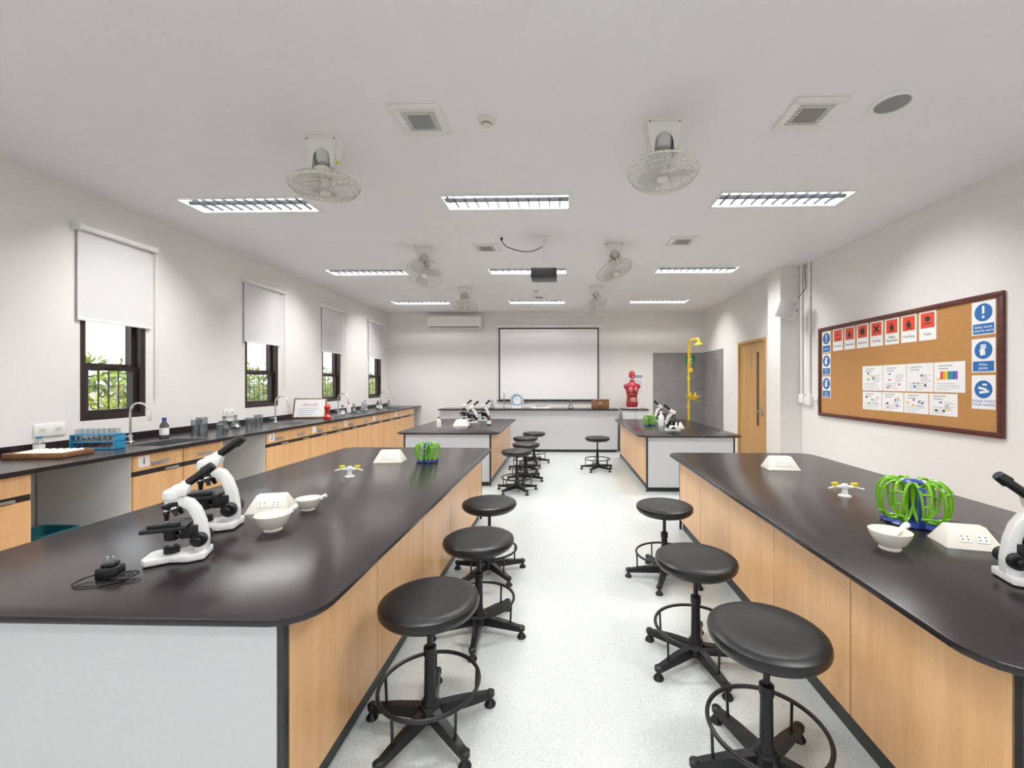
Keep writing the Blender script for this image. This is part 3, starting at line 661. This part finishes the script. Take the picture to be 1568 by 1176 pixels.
for x,y in ((-.455,2.53),(-.44,7.2)):
    b=B(); b.lathe([(0,0),(.052,0),(.052,-.012),(.044,-.02),(.03,-.024),(.03,-.036),(.022,-.044),(0,-.044)],'cream_plastic',T((0,0,-.0005))); b.lathe([(.031,-.025),(.031,-.035)],'grey_mesh'); put(b.mesh('smoke_detector'),'smoke_detector',(x,y,C))
b=B(); b.lathe([(0,-.004),(.085,-.004),(.09,-.012),(.11,-.010),(.113,-.0005),(0,-.0005)],'white_plastic',seg=36); b.lathe([(0,-.009),(.084,-.006),(.084,-.004),(0,-.004)],'grey_mesh',seg=36); put(b.mesh('ceiling_speaker'),'ceiling_speaker',(1.89,2.44,C))
def fan(x,y,M2):
    b=B(); Wm='off_white_metal'; XZ=Matrix(((1,0,0,0),(0,0,1,0),(0,1,0,0),(0,0,0,1)))
    b.box(-.115,.115,-.07,.07,-.012,-.0005,Wm,.004)
    for sx in (-.09,.09):
        for sy in (-.055,.055): b.cyl((sx,sy,-.018),(sx,sy,-.011),.006,'grey_mesh',seg=8)
    for s in (-1,1):
        b.prism([(s*.092,0),(s*.105,0),(s*.075,-.19),(s*.062,-.19)],-.045,.045,Wm,M=T((0,0,-.01))@XZ)
    arch=[(.062,-.19)]+[(.055*math.cos(a),-.125+.06*math.sin(a)) for a in [PI*i/8 for i in range(9)]]+[(-.062,-.19),(-.075,-.19),(-.105,0),(.105,0),(.075,-.19)]
    b.prism(arch,-.047,-.041,Wm,M=T((0,0,-.01))@XZ); b.prism(arch,.041,.047,Wm,M=T((0,0,-.01))@XZ)
    b.lathe([(0,-.06),(.045,-.065),(.055,-.09),(.055,-.13),(.045,-.155),(.02,-.165),(0,-.165)],'light_mesh')
    b.cyl((0,0,-.15),(0,0,-.21),.022,'grey_mesh'); b.cyl((-.075,0,-.185),(.075,0,-.185),.014,Wm)
    b.cyl((.075,-.01,-.15),(.092,-.01,-.15),.012,'yellow_plastic',seg=8)
    M=T((0,0,-.30))@M2
    b.lathe([(0,.13),(.03,.128),(.055,.11),(.06,.05),(.05,.04),(0,.04)],'cream_plastic',M)
    b.cyl(M@Vector((0,0,.04)),M@Vector((0,0,-.02)),.03,Wm)
    for i in range(3):
        t=bmesh.new(); st=[]
        for k in range(6):
            r=.03+.16*k/5; half=.35+.35*math.sin(PI*min(1,k/5+.1)); tw=.018
            st.append([t.verts.new((r*math.cos(a*half),r*math.sin(a*half),tw*a)) for a in (-1,-.3,.4,1)])
        for p,q in zip(st[:-1],st[1:]):
            for j in range(3): t.faces.new((p[j],p[j+1],q[j+1],q[j]))
        b.add(t,'fan_blade',M@R(120*i,'Z'))
    b.lathe([(0,-.05),(.035,-.048),(.038,-.04),(0,-.04)],Wm,M)
    N=36
    for i in range(N):
        a=2*PI*i/N; c_,s_=math.cos(a),math.sin(a)
        b.tube([M@Vector((r*c_,r*s_,z)) for r,z in ((.035,-.045),(.12,-.05),(.185,-.038),(.213,-.008),(.215,0))],.0014,'wire_beige',seg=4)
        if i%2==0: b.tube([M@Vector((r*c_,r*s_,z)) for r,z in ((.215,0),(.208,.02),(.17,.045),(.1,.055),(.055,.055))],.0014,'wire_beige',seg=4)
    for r,z,th in ((.216,0,.0055),(.16,-.045,.002),(.09,-.049,.002),(.15,.05,.0022),(.195,-.034,.002)): b.ring(r,th,'cream_plastic',z=z,seg=40,rs=5,M=M)
    put(b.mesh('ceiling_orbit_fan'),'ceiling_orbit_fan',(x,y,C))
fan(-1.56,2.72,R(4,'X')@R(-3,'Y')); fan(.625,2.60,R(-4,'X')@R(2,'Y')); fan(-1.62,4.92,R(-38,'X')@R(-6,'Y')); fan(.61,4.85,R(-12,'X')@R(-20,'Y')); fan(-1.62,7.0,R(-10,'X')); fan(.57,7.0,R(-25,'X')@R(-28,'Y'))
# projector
b=B(); b.box(-.07,.07,-.05,.05,-.012,-.0005,'white_plastic',.003); b.cyl((0,0,-.01),(0,0,-.33),.014,'white_plastic'); b.cyl((0,0,-.01),(0,0,-.05),.022,'white_plastic')
for s in (-1,1): b.tube([(0,0,-.33),(s*.08,.03,-.37)],.006,'white_plastic')
b.box(-.13,.13,-.02,.06,-.35,-.335,'white_plastic',.003)
b.box(-.14,.14,-.12,.12,-.47,-.365,'projector_grey',.012); b.box(-.12,.12,-.122,-.119,-.45,-.39,'ink'); 
for k in range(6): b.box(-.12,-.02,-.1235,-.1215,-.445+.009*k,-.441+.009*k,'projector_grey')
b.cyl((.07,.11,-.415),(.07,.14,-.415),.03,'ink'); b.cyl((-.05,-.122,-.42),(-.05,-.124,-.42),.006,'sign_blue',seg=8)
b.tube([(-.02,.0,-.10),(-.06,0,-.13),(-.13,0,-.155),(-.22,0,-.16),(-.32,0,-.14),(-.42,0,-.10),(-.46,0,-.05),(-.47,0,-.001)],.005,'ink')
b.box(-.48,-.455,-.01,.01,-.03,-.0005,'black_plastic',.002)
put(b.mesh('ceiling_projector'),'ceiling_projector',(-.19,4.58,C))
# ------------------------------------------------------------------ outdoors
b=B(); b.box(-40,40,-40,60,-.5,-.3,'ground_paving'); put(b.mesh('ground'),'ground')
t=bmesh.new(); rnd=random.Random(3)
for i in range(14000):
    y=rnd.uniform(5,27); hh=1.45+.35*math.sin(y*1.7)+.35*max(0,math.sin(y*4.1+1)); zz=-.3+(hh+.3)*rnd.random()**.8
    x=-9.2+rnd.gauss(0,.55); s=rnd.uniform(.05,.12)
    M=T((x,y,zz))@Matrix.Rotation(rnd.uniform(0,2*PI),4,'Z')@Matrix.Rotation(rnd.uniform(-1.2,1.2),4,'X')@Matrix.Rotation(rnd.uniform(0,6),4,'Y')
    t.faces.new([t.verts.new(M@Vector(p)) for p in ((-s*.4,0,0),(0,-s,0),(s*.4,0,0),(0,s*1.4,0))])
b=B(); b.add(t,'leaf_green')
for k in range(18): b.cyl((-9.2,5.5+k*1.2,-.3),(-9.2+rnd.uniform(-.2,.2),5.5+k*1.2,1.0),.05,'bark',r1=.02,seg=8)
put(b.mesh('garden_hedge'),'garden_hedge')
b=B()
b.box(-15,-14,4,40,-.3,1.3,'outdoor_wall'); b.box(-15.1,-13.9,3.9,40.1,1.3,1.4,'grey_render')
put(b.mesh('garden_wall'),'garden_wall')
# world & sun
w=bpy.data.worlds.new('World'); bpy.context.scene.world=w; w.use_nodes=True
bg=w.node_tree.nodes['Background']; bg.inputs[0].default_value=(.96,.975,1,1); bg.inputs[1].default_value=2.8
sd=bpy.data.lights.new('sun','SUN'); sd.energy=3.0; sd.angle=.02; so=bpy.data.objects.new('sun',sd); bpy.context.scene.collection.objects.link(so); so.rotation_euler=(math.radians(20),math.radians(35),0)
# camera
cd=bpy.data.cameras.new('camera'); co=bpy.data.objects.new('camera',cd); bpy.context.scene.collection.objects.link(co)
cd.sensor_width=36; cd.lens=640/1568*36; cd.shift_x=-59/1568; cd.shift_y=-.001; cd.clip_start=.02; cd.clip_end=200
co.location=(0,0,H); co.rotation_euler=(PI/2,0,math.radians(1.5)); bpy.context.scene.camera=co
vs=bpy.context.scene.view_settings
vs.view_transform='Standard'; vs.exposure=0; vs.gamma=1.08
